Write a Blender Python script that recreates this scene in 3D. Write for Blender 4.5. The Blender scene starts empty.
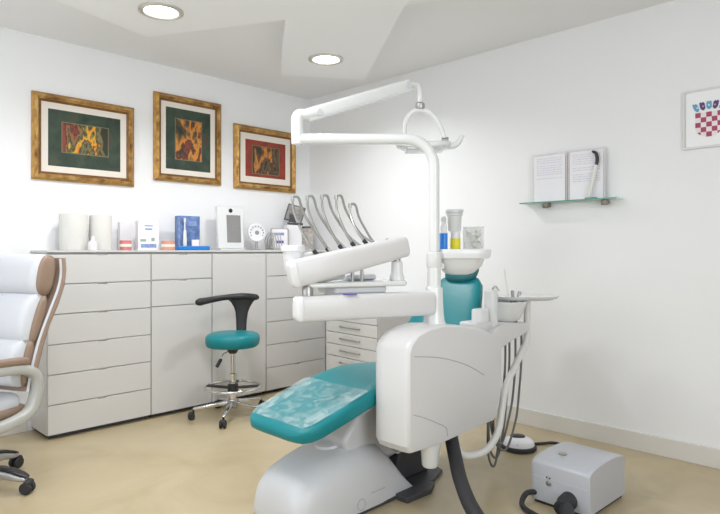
import bpy, bmesh, math, random
from mathutils import Vector, Matrix
R = math.radians
V = Vector
scene = bpy.context.scene
C = scene.collection
random.seed(7)

# ------------------------------------------------------------------ materials
def mat(name, col, rough=.5, metal=0, bump=0, bscale=40, var=0, vscale=6, spec=.5, coat=0, trans=0, alpha=1, emit=None, es=0, sub=0):
    m = bpy.data.materials.new(name); m.use_nodes = True
    nt = m.node_tree; b = nt.nodes['Principled BSDF']
    b.inputs['Base Color'].default_value = (*col, 1)
    b.inputs['Roughness'].default_value = rough
    b.inputs['Metallic'].default_value = metal
    b.inputs['Specular IOR Level'].default_value = spec
    b.inputs['Coat Weight'].default_value = coat
    b.inputs['Transmission Weight'].default_value = trans
    b.inputs['Alpha'].default_value = alpha
    if sub: b.inputs['Subsurface Weight'].default_value = sub
    if emit: b.inputs['Emission Color'].default_value = (*emit, 1); b.inputs['Emission Strength'].default_value = es
    tc = nt.nodes.new('ShaderNodeTexCoord')
    if var:
        n = nt.nodes.new('ShaderNodeTexNoise'); n.inputs['Scale'].default_value = vscale; n.inputs['Detail'].default_value = 5
        r = nt.nodes.new('ShaderNodeValToRGB')
        r.color_ramp.elements[0].position = .3; r.color_ramp.elements[1].position = .7
        r.color_ramp.elements[0].color = (*[max(0, c*(1-var)) for c in col], 1)
        r.color_ramp.elements[1].color = (*[min(1, c*(1+var)) for c in col], 1)
        nt.links.new(tc.outputs['Object'], n.inputs['Vector']); nt.links.new(n.outputs['Fac'], r.inputs['Fac'])
        nt.links.new(r.outputs['Color'], b.inputs['Base Color'])
    if bump:
        n = nt.nodes.new('ShaderNodeTexNoise'); n.inputs['Scale'].default_value = bscale; n.inputs['Detail'].default_value = 4
        bp = nt.nodes.new('ShaderNodeBump'); bp.inputs['Strength'].default_value = bump; bp.inputs['Distance'].default_value = .01
        nt.links.new(tc.outputs['Object'], n.inputs['Vector']); nt.links.new(n.outputs['Fac'], bp.inputs['Height'])
        nt.links.new(bp.outputs['Normal'], b.inputs['Normal'])
    return m

def film_mat():
    m = mat('clear_foot_film', (.62, .78, .78), .18, bump=1.0, bscale=18)
    nt = m.node_tree; n = nt.nodes.new('ShaderNodeTexNoise'); n.inputs['Scale'].default_value = 13; n.inputs['Detail'].default_value = 7; n.inputs['Distortion'].default_value = 1.4
    r = nt.nodes.new('ShaderNodeValToRGB'); r.color_ramp.elements[0].position = .46; r.color_ramp.elements[1].position = .64
    r.color_ramp.elements[0].color = (.10, .10, .10, 1); r.color_ramp.elements[1].color = (.34, .34, .34, 1)
    tc = [q for q in nt.nodes if q.type == 'TEX_COORD'][0]
    nt.links.new(tc.outputs['Object'], n.inputs['Vector']); nt.links.new(n.outputs['Fac'], r.inputs['Fac']); nt.links.new(r.outputs['Color'], nt.nodes['Principled BSDF'].inputs['Alpha'])
    return m

def ramp_mat(name, stops, scale=(1, 1, 1), noise=4, dist=.5, rough=.5, detail=6, grad=None):
    """noise-driven colour ramp; grad=(axis, amount) mixes in an object-space axis"""
    m = bpy.data.materials.new(name); m.use_nodes = True
    nt = m.node_tree; b = nt.nodes['Principled BSDF']; b.inputs['Roughness'].default_value = rough
    tc = nt.nodes.new('ShaderNodeTexCoord'); mp = nt.nodes.new('ShaderNodeMapping'); mp.inputs['Scale'].default_value = scale
    n = nt.nodes.new('ShaderNodeTexNoise'); n.inputs['Scale'].default_value = noise; n.inputs['Detail'].default_value = detail
    n.inputs['Distortion'].default_value = dist
    r = nt.nodes.new('ShaderNodeValToRGB')
    el = r.color_ramp.elements
    while len(el) < len(stops): el.new(.5)
    for e, (p, c) in zip(el, stops): e.position = p; e.color = (*c, 1)
    nt.links.new(tc.outputs['Object'], mp.inputs['Vector']); nt.links.new(mp.outputs['Vector'], n.inputs['Vector'])
    src = n.outputs['Fac']
    if grad:
        sx = nt.nodes.new('ShaderNodeSeparateXYZ'); nt.links.new(tc.outputs['Object'], sx.inputs[0])
        ma = nt.nodes.new('ShaderNodeMath'); ma.operation = 'MULTIPLY_ADD'; ma.inputs[1].default_value = grad[1]
        nt.links.new(sx.outputs[grad[0]], ma.inputs[0]); nt.links.new(src, ma.inputs[2]); src = ma.outputs[0]
    nt.links.new(src, r.inputs['Fac']); nt.links.new(r.outputs['Color'], b.inputs['Base Color'])
    return m

M = {}
M['wall'] = mat('wall_paint', (.92, .925, .935), .75, bump=.04, bscale=25)
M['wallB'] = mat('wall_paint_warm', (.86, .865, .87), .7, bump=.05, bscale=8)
M['ceil'] = mat('ceiling_paint', (.86, .86, .865), .8)
M['ceil2'] = mat('ceiling_panel_paint', (.90, .90, .905), .8)
M['skirt'] = mat('skirting', (.72, .69, .64), .5)
M['floor'] = ramp_mat('beige_vinyl', [(.25, (.42, .335, .195)), (.45, (.475, .39, .24)), (.6, (.505, .42, .265)), (.8, (.54, .455, .30))], noise=2.2, dist=1.2, rough=.32)
M['gloss'] = mat('white_lacquer', (.64, .63, .615), .18)
M['gap'] = mat('dark_gap', (.10, .09, .08), .8)
M['gold'] = ramp_mat('gilt', [(.3, (.22, .10, .02)), (.5, (.52, .29, .075)), (.72, (.80, .55, .20))], noise=14, rough=.35)
M['gold'].node_tree.nodes['Principled BSDF'].inputs['Metallic'].default_value = .55
M['goldl'] = mat('gilt_light', (.62, .40, .13), .3, metal=.5, var=.2, vscale=20)
M['goldd'] = mat('gilt_brown', (.45, .25, .07), .4, metal=.4, var=.3, vscale=20)
M['goldi'] = mat('gilt_dark_brown', (.20, .085, .02), .5, var=.3, vscale=20)  # dark brown of the inner frame lip
M['mat'] = mat('passepartout', (.86, .80, .72), .8)
M['artgreen'] = ramp_mat('dark_green_ground', [(.3, (.02, .035, .022)), (.5, (.035, .06, .04)), (.62, (.05, .075, .045)), (.75, (.10, .04, .03))], noise=9, rough=.6)
M['artred'] = ramp_mat('brick_red_ground', [(.3, (.22, .03, .015)), (.6, (.34, .05, .03)), (.8, (.20, .03, .02))], noise=9, rough=.6)
M['art1'] = ramp_mat('flame_pattern_warm', [(.33, (.28, .05, .03)), (.365, (.03, .03, .02)), (.39, (.38, .09, .04)), (.42, (.20, .17, .06)), (.445, (.03, .03, .02)), (.475, (.34, .26, .05)), (.495, (.80, .42, .03)), (.53, (.72, .25, .02)), (.55, (.025, .04, .02)), (.60, (.22, .19, .07)), (.64, (.03, .03, .02))], scale=(1, 1, .45), noise=10, dist=.25, rough=.6, detail=5, grad=(0, .55))
M['art2'] = ramp_mat('flame_pattern_dark', [(.38, (.02, .03, .02)), (.44, (.10, .07, .03)), (.475, (.42, .18, .05)), (.51, (.72, .30, .03)), (.535, (.50, .15, .03)), (.56, (.02, .03, .02)), (.61, (.30, .05, .03)), (.65, (.02, .03, .02))], scale=(1, 1, .5), noise=9, dist=.25, detail=5, rough=.6)
M['art3'] = ramp_mat('flame_pattern_brown', [(.36, (.04, .03, .02)), (.42, (.16, .07, .03)), (.46, (.62, .26, .04)), (.50, (.35, .12, .04)), (.53, (.05, .03, .02)), (.58, (.16, .11, .05)), (.62, (.03, .02, .02)), (.68, (.12, .08, .04))], scale=(1, 1, .45), noise=10, dist=.25, detail=5, rough=.6, grad=(0, .45))
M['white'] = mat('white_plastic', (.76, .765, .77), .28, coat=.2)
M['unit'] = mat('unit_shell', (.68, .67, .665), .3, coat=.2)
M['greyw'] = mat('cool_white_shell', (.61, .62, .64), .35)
M['wtube'] = mat('white_enamel', (.76, .77, .76), .22, coat=.4)
M['seam'] = mat('seam_grey', (.45, .44, .43), .6)
M['teal'] = mat('teal_vinyl', (.008, .205, .23), .38, bump=.06, bscale=160, spec=.3)
M['teald'] = mat('teal_vinyl_headrest', (.012, .13, .145), .4)
M['film'] = film_mat()
M['chrome'] = mat('chrome', (.72, .72, .73), .15, metal=1)
M['steel'] = mat('brushed_steel', (.42, .41, .39), .35, metal=.9)
M['black'] = mat('black_plastic', (.02, .02, .022), .4)
M['rubber'] = mat('black_rubber', (.025, .025, .028), .6)
M['dark'] = mat('charcoal_plate', (.055, .055, .065), .5)
M['hose'] = mat('grey_hose', (.30, .30, .28), .45)
M['hosed'] = mat('dark_grey_hose', (.14, .14, .14), .5)
M['whiteh'] = mat('white_hose', (.76, .75, .72), .4)
M['leather'] = mat('white_leather', (.62, .635, .67), .42, bump=.08, bscale=60)
M['tan'] = mat('tan_leather', (.27, .185, .13), .45, bump=.12, bscale=60)
M['tan2'] = mat('tan_shell', (.33, .235, .18), .35)
M['armw'] = mat('pale_arm_plastic', (.44, .44, .41), .3)
M['silver'] = mat('silver_base', (.42, .42, .43), .35, metal=.6)
M['glass'] = mat('green_glass', (.62, .82, .74), .05, alpha=.55)
M['glassedge'] = mat('glass_edge', (.10, .30, .24), .1)
M['clear'] = mat('clear_acrylic', (.9, .92, .92), .08, alpha=.22)
M['clear2'] = mat('frosted_cup', (.85, .86, .85), .3, alpha=.6)
M['paper'] = mat('white_paper', (.84, .83, .86), .8)
M['ink'] = mat('printed_ink', (.66, .65, .75), .8)
M['motor'] = mat('motor_housing', (.48, .49, .52), .35)
M['framep'] = mat('pale_frame', (.74, .73, .72), .5)
M['bronze'] = mat('bracket_metal', (.30, .26, .22), .4, metal=.7)
M['crestr'] = mat('crest_red', (.40, .06, .13), .6)
M['crestw'] = mat('crest_white', (.85, .78, .80), .6)
M['crestb'] = mat('crest_blue', (.14, .38, .56), .6)
M['crestn'] = mat('crest_dark_blue', (.10, .06, .20), .6)
M['towel'] = mat('paper_roll', (.74, .73, .69), .9, bump=.3, bscale=60)
M['pink'] = mat('gum_pink', (.66, .20, .20), .4)
M['orange'] = mat('gum_orange', (.72, .33, .22), .4)
M['tooth'] = mat('tooth_ivory', (.85, .80, .70), .3)
M['blue'] = mat('box_blue', (.12, .20, .42), .4, var=.5, vscale=22)
M['cyan'] = mat('bright_blue', (.01, .20, .60), .35)
M['blue2'] = mat('bottle_blue', (.02, .22, .72), .3)
M['yellow'] = mat('label_yellow', (.80, .70, .03), .4)
M['lilac'] = mat('box_print_blue', (.22, .30, .55), .5, var=.3, vscale=40)
M['green'] = mat('print_green', (.30, .42, .32), .5)
M['screen'] = mat('grey_screen', (.26, .255, .25), .3, var=.12, vscale=90)
M['photo'] = mat('grey_photo', (.24, .23, .21), .4, var=.5, vscale=18)
M['print'] = mat('patterned_print', (.50, .46, .42), .6, var=.4, vscale=35)
M['gaze'] = mat('crumpled_gauze', (.78, .76, .66), .8, var=.15, vscale=30, bump=.8, bscale=40)
M['olive'] = mat('olive_line', (.20, .19, .10), .6)
M['purple'] = mat('badge_purple', (.12, .07, .35), .4)
M['lampface'] = mat('lamp_glass', (.70, .72, .78), .1)
M['emit'] = mat('lamp_glow', (1, 1, 1), .5, emit=(1, .97, .88), es=9)
M['sil'] = mat('recess_ring', (.62, .60, .55), .3, metal=.7)

# ------------------------------------------------------------------ mesh helpers
class MB:
    def __init__(s): s.bm = bmesh.new(); s.mi = 0
    def _tag(s, faces):
        for f in faces: f.material_index = s.mi
    def quad(s, pts):
        f = s.bm.faces.new([s.bm.verts.new(p) for p in pts]); s._tag([f]); return s
    def box(s, a, b, rot=None, piv=None, bev=0, seg=2):
        a, b = V(a), V(b)
        lo = V([min(a[i], b[i]) for i in range(3)]); hi = V([max(a[i], b[i]) for i in range(3)])
        r = bmesh.ops.create_cube(s.bm, size=1); vs = r['verts']
        c = (lo+hi)/2; d = hi-lo
        for v in vs: v.co = V((v.co.x*d.x, v.co.y*d.y, v.co.z*d.z)) + c
        fs = set(f for v in vs for f in v.link_faces)
        if bev:
            es = list(set(e for v in vs for e in v.link_edges))
            rr = bmesh.ops.bevel(s.bm, geom=es, offset=bev, segments=seg, profile=.5, affect='EDGES')
            vs = list(set(rr['verts']) | set(v for v in vs if v.is_valid)); fs = set(f for v in vs if v.is_valid for f in v.link_faces)
        if rot is not None:
            p = V(piv) if piv is not None else c
            for v in vs:
                if v.is_valid: v.co = rot @ (v.co-p) + p
        s._tag(fs); return s
    def loft(s, rings, cap=True, closed=False):
        vr = [[s.bm.verts.new(p) for p in r] for r in rings]; fs = []
        n = len(vr[0]); L = len(vr)
        for i in range(L if closed else L-1):
            a, b = vr[i], vr[(i+1) % L]
            for j in range(n):
                fs.append(s.bm.faces.new((a[j], a[(j+1) % n], b[(j+1) % n], b[j])))
        if cap and not closed:
            fs.append(s.bm.faces.new(list(reversed(vr[0])))); fs.append(s.bm.faces.new(vr[-1]))
        s._tag(fs); return s
    def tube(s, pts, r, n=12, smooth=True, closed=False, sub=6):
        pts = [V(p) for p in pts]
        if smooth and len(pts) > 2: pts = catmull(pts, sub, closed)
        rs = r if isinstance(r, (list, tuple)) else None
        rings = []; L = len(pts); up = None
        for i, p in enumerate(pts):
            if closed: t = pts[(i+1) % L]-pts[i-1]
            else: t = pts[min(i+1, L-1)]-pts[max(i-1, 0)]
            t.normalize()
            if up is None: up = V((0, 0, 1)) if abs(t.z) < .9 else V((1, 0, 0))
            u = t.cross(up)
            if u.length < 1e-4: u = t.orthogonal()
            u.normalize(); up = u.cross(t).normalized()
            if rs:
                q = i/(L-1)*(len(rs)-1); k = min(int(q), len(rs)-2); rr = rs[k]+(rs[k+1]-rs[k])*(q-k)
            else: rr = r
            rings.append([p+(u*math.cos(a)+up*math.sin(a))*rr for a in [j*math.tau/n for j in range(n)]])
        return s.loft(rings, closed=closed)
    def lathe(s, prof, c=(0, 0, 0), n=28, axis=None):
        """prof: list of (r, z)"""
        q = V((0, 0, 1)).rotation_difference(V(axis).normalized()) if axis is not None else None
        rings = []
        for r, z in prof:
            ring = []
            for j in range(n):
                p = V((max(r, 1e-4)*math.cos(j*math.tau/n), max(r, 1e-4)*math.sin(j*math.tau/n), z))
                if q: p = q @ p
                ring.append(p+V(c))
            rings.append(ring)
        return s.loft(rings)
    def prism(s, poly, fn, d0, d1):
        """poly of 2-D points, fn(a, b, d) -> 3-D"""
        a = [s.bm.verts.new(fn(x, y, d0)) for x, y in poly]; b = [s.bm.verts.new(fn(x, y, d1)) for x, y in poly]
        n = len(poly); fs = [s.bm.faces.new(a), s.bm.faces.new(list(reversed(b)))]
        for i in range(n): fs.append(s.bm.faces.new((a[i], b[i], b[(i+1) % n], a[(i+1) % n])))
        s._tag(fs); return s
    def bar(s, p0, p1, a, b, up=(0, 0, 1), n=4, end=.02, k=5, N=24, a1=None, b1=None):
        """rounded bar: half width a (sideways) and half height b (along up), rounded ends"""
        p0, p1 = V(p0), V(p1); t = (p1-p0); Ln = t.length; t.normalize()
        u = t.cross(V(up)).normalized(); v = u.cross(t).normalized()
        a1 = a if a1 is None else a1; b1 = b if b1 is None else b1
        st = []
        for i in range(k+1):
            th = i/k*math.pi/2; st.append((end*(1-math.cos(th))*1.0, math.sin(th)))
        st = [(d, q) for d, q in st]
        seq = [(end*(1-math.sin(i/k*math.pi/2)), math.cos(i/k*math.pi/2)) for i in range(k, -1, -1)]
        rings = []
        m = min(a, b)
        for d, q in seq:
            w = max(1-(1-q)*end/m, .02); rings.append(sring(p0+t*d, u, v, a*w if a*w > 0 else .001, max(b-(1-q)*end, .001), n, N)) if False else rings.append(sring(p0+t*d, u, v, max(a-(1-q)*end, .001), max(b-(1-q)*end, .001), n, N))
        for d, q in reversed(seq):
            rings.append(sring(p1-t*d, u, v, max(a1-(1-q)*end, .001), max(b1-(1-q)*end, .001), n, N))
        return s.loft(rings)
    def obj(s, name, mats, parent=None, ang=35, bevel=0, sub=0, loc=None):
        bmesh.ops.remove_doubles(s.bm, verts=s.bm.verts, dist=1e-6)
        bmesh.ops.recalc_face_normals(s.bm, faces=s.bm.faces)
        for f in s.bm.faces: f.smooth = True
        for e in s.bm.edges:
            if len(e.link_faces) == 2 and e.calc_face_angle(0) > R(ang): e.smooth = False
        me = bpy.data.meshes.new(name); s.bm.to_mesh(me); s.bm.free()
        o = bpy.data.objects.new(name, me); C.objects.link(o)
        for m in (mats if isinstance(mats, (list, tuple)) else [mats]): me.materials.append(M[m] if isinstance(m, str) else m)
        if bevel:
            b = o.modifiers.new('bevel', 'BEVEL'); b.width = bevel; b.segments = 3; b.limit_method = 'ANGLE'; b.angle_limit = R(30); b.harden_normals = True
        if sub:
            b = o.modifiers.new('sub', 'SUBSURF'); b.levels = sub; b.render_levels = sub
        if parent: o.parent = parent
        return o

def catmull(p, k, closed=False):
    out = []; n = len(p)
    rng = range(n if closed else n-1)
    for i in rng:
        if closed: a, b, c, d = p[i-1], p[i], p[(i+1) % n], p[(i+2) % n]
        else: a, b, c, d = p[max(i-1, 0)], p[i], p[i+1], p[min(i+2, n-1)]
        for j in range(k):
            t = j/k
            out.append(.5*((2*b)+(c-a)*t+(2*a-5*b+4*c-d)*t*t+(3*b-a-3*c+d)*t**3))
    if not closed: out.append(p[-1])
    return out

def sring(c, u, v, a, b, n=4, N=24):
    c, u, v = V(c), V(u), V(v); out = []
    for j in range(N):
        t = j*math.tau/N; ct, st = math.cos(t), math.sin(t)
        out.append(c+u*(a*math.copysign(abs(ct)**(2/n), ct))+v*(b*math.copysign(abs(st)**(2/n), st)))
    return out

def thing(name, label, cat, loc=(0, 0, 0), rz=0, group=None):
    o = bpy.data.objects.new(name, None); C.objects.link(o); o.empty_display_size = .05
    o.location = loc; o.rotation_euler = (0, 0, rz)
    return tag(o, label, cat, group)
def tag(o, label, cat, group=None):
    o['label'] = label; o['category'] = cat
    if group: o['group'] = group
    return o
def struct(o): o['kind'] = 'structure'; return o
def inworld(o, parent):
    """parts modelled in world coordinates under a thing that sits elsewhere"""
    return o
def shift(children, root):
    bpy.context.view_layer.update()
    for c in children: c.matrix_parent_inverse = root.matrix_world.inverted()

# ------------------------------------------------------------------ room
H = 2.748
XL, YB = -4.6, -5.9
struct(MB().box((XL, YB, -.1), (0, 0, 0)).obj('floor', 'floor'))
struct(MB().box((XL, YB, H), (0, 0, H+.1)).obj('ceiling', 'ceil'))
struct(MB().box((XL-.1, 0, -.1), (.1, .1, H+.1)).obj('wall_left', 'wall'))
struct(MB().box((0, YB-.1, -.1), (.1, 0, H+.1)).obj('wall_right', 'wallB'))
# wall behind the office chair, with a wide window opening
w = MB()
wy0, wy1, wz0, wz1 = -3.3, -.75, .75, 2.6
w.box((XL-.1, YB, -.1), (XL, wy0, H+.1)).box((XL-.1, wy1, -.1), (XL, 0, H+.1)).box((XL-.1, wy0, -.1), (XL, wy1, wz0)).box((XL-.1, wy0, wz1), (XL, wy1, H+.1))
struct(w.obj('wall_side', 'wall'))
w = MB(); t = .05
for y in (wy0+t/2, (wy0+wy1)/2, wy1-t/2): w.box((XL-.08, y-t/2, wz0), (XL-.02, y+t/2, wz1))
w.box((XL-.08, wy0, wz0), (XL-.02, wy1, wz0+t)).box((XL-.08, wy0, wz1-t), (XL-.02, wy1, wz1))
struct(w.obj('window_1', 'white'))
w = MB(); rx0, rx1 = -3.9, -2.0
w.box((XL-.1, YB-.1, -.1), (rx0, YB, H+.1)).box((rx1, YB-.1, -.1), (.1, YB, H+.1)).box((rx0, YB-.1, -.1), (rx1, YB, wz0)).box((rx0, YB-.1, wz1), (rx1, YB, H+.1))
struct(w.obj('wall_rear', 'wallB'))
w = MB()
for x in (rx0+t/2, (rx0+rx1)/2, rx1-t/2): w.box((x-t/2, YB-.08, wz0), (x+t/2, YB-.02, wz1))
w.box((rx0, YB-.08, wz0), (rx1, YB-.02, wz0+t)).box((rx0, YB-.08, wz1-t), (rx1, YB-.02, wz1))
struct(w.obj('added_rear_window', 'white'))  # unseen window, added with its opening to let fill light onto the left wall
b = MB(); b.box((-.016, YB, 0), (0, -.02, .108)); b.box((-.016, YB, .108), (0, -.02, .114))
struct(b.obj('baseboard_right', 'skirt', bevel=.003))
struct(MB().box((XL, -.014, 0), (-2.56, 0, .09)).obj('baseboard_left', 'skirt', bevel=.003))
struct(MB().box((XL, -.006, .0), (-2.56, -.0, .001)).obj('trim_1', 'skirt'))
# dropped ceiling star, flat arms lower than the ceiling around it
poly = [(-2.70, -.989), (-2.08, -.804), (-1.625, -1.672), (-.947, -.757), (-.379, -1.135), (-1.283, -2.33), (-.80, -3.30),
        (-1.42, -3.62), (-2.05, -2.85), (-3.0, -3.45), (-3.4, -2.8), (-2.72, -2.2), (-3.5, -1.75), (-3.3, -1.1)]
pn = MB().prism(poly, lambda a, b, d: (a, b, d), 2.64, H)
struct(pn.obj('trim_2', 'ceil2'))
for i, (x, y, lab) in enumerate([(-2.216, -1.266, 'round recessed downlight in the dropped ceiling above the green pictures'),
                                 (-.96, -1.305, 'round recessed downlight in the dropped ceiling nearest the room corner')]):
    t = thing('ceiling_downlight', lab, 'ceiling light', (x, y, 2.64), 0, 'recessed ceiling downlights')
    MB().lathe([(.128, 0), (.127, -.008), (.112, -.014), (.098, -.010), (.094, -.002), (.094, 0)]).obj('trim_ring', 'sil', t)
    MB().lathe([(.094, -.001), (.088, -.005), (.0, -.006)]).obj('lamp_glass', 'emit', t)
    L = bpy.data.lights.new('downlight', 'AREA'); L.shape = 'DISK'; L.size = .17; L.energy = (10, 12)[i]; L.color = (.98, .985, 1); L.spread = R(150)
    lo = bpy.data.objects.new('downlight_lamp', L); C.objects.link(lo); lo.parent = t; lo.location = (0, 0, -.02)

# ------------------------------------------------------------------ framed pictures on the left wall
def picture(name, x0, x1, z0, z1, mw, fr, ground, center, label, cen):
    t = thing(name, label, 'picture', ((x0+x1)/2, 0, (z0+z1)/2), 0, 'gilt framed paintings')
    hw, hh = (x1-x0)/2, (z1-z0)/2
    def frame(o, i, d0, d1, dmid=None):
        """mitred frame between outer half-sizes o and inner i, depth from d0 (outer) to d1 (inner)"""
        m = MB(); co = [(-1, -1), (1, -1), (1, 1), (-1, 1)]
        prof = [(o, 0), (o, d0)] + ([(((o[0]+i[0])/2, (o[1]+i[1])/2), dmid)] if dmid else []) + [(i, d1), (i, 0)]
        rings = []
        for c in co: rings.append([V((c[0]*p[0][0], -p[1], c[1]*p[0][1])) for p in prof])
        m.loft(rings, closed=True); return m
    e1 = fr*.22
    frame((hw, hh), (hw-e1, hh-e1), .020, .030).obj('outer_moulding', 'goldd', t)
    frame((hw-e1, hh-e1), (hw-fr*.75, hh-fr*.75), .028, .024, .048).obj('frame', 'gold', t)
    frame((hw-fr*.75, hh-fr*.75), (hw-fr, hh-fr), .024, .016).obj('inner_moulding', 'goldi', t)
    frame((hw-fr, hh-fr), (hw-fr-mw, hh-fr-mw), .014, .013).obj('mount', 'mat', t)
    gx, gz = hw-fr-mw, hh-fr-mw
    MB().box((-gx, -.011, -gz), (gx, -.001, gz)).obj('painting', ground, t)
    cx, cz, sx, sz = cen
    g = MB(); g.mi = 1
    q = .006
    g.box((cx-sx-q, -.0125, cz-sz-q), (cx+sx+q, -.0105, cz+sz+q)); g.mi = 0
    g.box((cx-sx, -.014, cz-sz), (cx+sx, -.012, cz+sz))
    g.obj('painted_centre', [center, 'olive'], t)
    return t
picture('picture_frame', -2.534, -1.809, 1.742, 2.355, .045, .060, 'artgreen', 'art1',
        'wide gilt framed abstract painting on dark green, leftmost on the wall', (0, .01, .162, .105))
picture('picture_frame', -1.645, -1.029, 1.81, 2.52, .043, .060, 'artgreen', 'art2',
        'upright gilt framed abstract painting on near black green ground', (0, .0, .118, .165))
picture('picture_frame', -.895, -.196, 1.80, 2.378, .055, .066, 'artred', 'art3',
        'gilt framed abstract painting with brick red ground, near the room corner', (.0, -.01, .150, .125))

# ------------------------------------------------------------------ storage wall
YF = -.34
ZT, ZB = 1.222, .03
def unit(x0, x1, rows, label, back=0):
    t = thing('storage_cabinet', label, 'cabinet', ((x0+x1)/2, YF/2, 0), 0, 'white cabinets along the left wall')
    ox, oy = (x0+x1)/2, YF/2
    m = MB(); m.box((x0-ox, YF+.02-oy, ZB), (x1-ox, -.002-oy, ZT+.003)); m.obj('body', 'gloss', t)
    m = MB(); m.box((x0+.02-ox, YF+.05-oy, 0), (x1-.02-ox, -.01-oy, ZB)); m.obj('plinth', 'dark', t)
    for kind, z0, z1 in rows:
        a, b = x0+.0025-ox, x1-.0025-ox; g = .003
        m = MB()
        if kind == 'drawer':
            mid = (a+b)/2; nw = .035; nd = .007
            m.prism([(a, z0+g), (b, z0+g), (b, z1-g), (mid+nw, z1-g), (mid+nw-.006, z1-g-nd), (mid-nw+.006, z1-g-nd), (mid-nw, z1-g), (a, z1-g)],
                    lambda p, q, d: (p, d, q), YF-oy, YF+.019-oy)
        else:
            m.box((a, YF-oy, z0+g), (b, YF+.019-oy, z1-g))
        m.obj(kind, 'gloss', t, bevel=.0015)
    return t
zs = [ZB+(ZT-ZB)*i/6 for i in range(7)]
six = [('drawer', zs[i], zs[i+1]) for i in range(6)]
unit(-2.535, -1.827, six, 'white glossy six-drawer cabinet at the left end, behind the office chair')
zA = ZT-(ZT-ZB)*.165; zB_ = zA-(ZT-ZB)*.165
unit(-1.824, -1.316, [('door', ZB, zB_), ('drawer', zB_, zA), ('drawer', zA, ZT)], 'white glossy cabinet with two drawers above a tall door')
unit(-1.313, -.786, [('door', ZB, ZT)], 'white glossy cabinet with one full height door behind the stool')
unit(-.783, -.10, six, 'white glossy six-drawer cabinet at the corner end of the row')
ct = MB().box((-2.54, YF-.004, 1.234), (-.095, -.002, 1.2475)).box((-2.53, YF+.03, 1.2255), (-.105, -.01, 1.235))
tag(ct.obj('countertop', 'gloss', bevel=.002), 'long white top running over the row of cabinets', 'countertop')

# low drawer unit against the right wall
t = thing('drawer_unit', 'low white drawer unit with metal bar handles against the right wall', 'cabinet', (-.23, -1.05, 0), R(-4))
MB().box((-.20, -.325, .06), (.19, .325, .76)).obj('body', 'gloss', t, bevel=.003)
MB().box((-.18, -.30, 0), (.17, .30, .06)).obj('plinth', 'dark', t)
MB().box((-.215, -.335, .76), (.20, .335, .785)).obj('top', 'gloss', t, bevel=.004)
z = .755
for k, h in enumerate((.10, .10, .10, .10, .28)):
    m = MB().box((-.218, -.322, z-h+.004), (-.20, .322, z-.002))
    d = m.obj('drawer', 'gloss', t, bevel=.002)
    hz = z-.045
    MB().tube([(-.219, -.12, hz), (-.240, -.12, hz), (-.240, .12, hz), (-.219, .12, hz)], .005, smooth=False).obj('handle', 'steel', d)
    z -= h

# ------------------------------------------------------------------ things on the countertop
TZ = 1.2476
def paper_roll(x, y, r, h, label):
    m = MB(); m.lathe([(r*.25, .001), (r*.97, .001), (r, .008), (r, h-.008), (r*.97, h), (r*.28, h), (r*.26, h-.04), (0, h-.04)])
    o = m.obj('paper_roll', 'towel'); o.location = (x, y, TZ); tag(o, label, 'paper towel roll', 'paper rolls on the cabinets')
paper_roll(-2.31, -.16, .092, .255, 'wide cream paper roll on the cabinet, the left of two')
paper_roll(-2.125, -.17, .076, .252, 'narrower cream paper roll standing to the right of the wider one')
m = MB(); m.lathe([(0, 0), (.032, 0), (.034, .01), (.033, .05), (.026, .065), (.013, .07), (.013, .085), (.008, .10), (0, .102)])
o = m.obj('small_bottle', 'white'); o.location = (-2.225, -.285, TZ); tag(o, 'tiny white bottle in front of the two paper rolls', 'bottle')

def denture(x, y, gum, w, label, rz):
    t = thing('denture_model', label, 'dental model', (x, y, TZ), rz, 'dental models on the cabinets')
    for nm, z0, z1, mt in (('lower_gum', .0, .028, gum), ('lower_teeth', .026, .036, 'tooth'), ('upper_teeth', .037, .047, 'tooth'), ('upper_gum', .045, .074, gum)):
        m = MB()
        sc = 1 if 'gum' in nm else .93
        outer = [(sc*w*math.cos(a), -sc*w*1.0*math.sin(a)) for a in [math.pi*i/14 for i in range(15)]]
        if 'gum' in nm:
            pl = outer+[(-w*.95, .03), (w*.95, .03)]
            m.prism(pl, lambda a, b, d: (a, b, d), z0, z1); m.obj(nm, mt, t, bevel=.005)
        else:
            for i in range(12):
                a = math.pi*(i+.5)/12
                m.lathe([(0, z0), (.0075, z0), (.0085, (z0+z1)/2), (.007, z1), (0, z1)], c=(w*.88*math.cos(a), -w*.88*math.sin(a), 0), n=8)
            m.obj(nm, mt, t)
denture(-1.955, -.20, 'pink', .042, 'pink gum and teeth model beside the paper rolls', R(-20))
denture(-1.645, -.25, 'orange', .050, 'orange toned gum and teeth model between two product boxes', R(-20))

t = thing('product_box', 'white carton with small blue print, next to the pink model', 'box', (-1.775, -.17, TZ), R(-8))
MB().box((-.078, -.035, 0), (.078, .035, .225)).obj('carton', 'paper', t, bevel=.002)
for a_, b_ in (((-.03, -.0362, .182), (.03, -.0352, .19)), ((-.026, -.0362, .155), (.026, -.0352, .167)), ((-.058, -.0362, .02), (.058, -.0352, .048))): MB().box(a_, b_).obj('blue_print', 'lilac', t)
for a_, b_ in (((-.062, -.0362, .066), (-.02, -.0352, .085)), ((.02, -.0362, .07), (.045, -.0352, .095))): MB().box(a_, b_).obj('green_print', 'green', t)
o = MB().box((-.045, -.018, 0), (.045, .018, .215)).obj('product_box', 'paper', bevel=.002); o.location = (-1.905, -.07, TZ)
tag(o, 'plain white upright carton partly behind the pink dental model', 'box')

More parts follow.
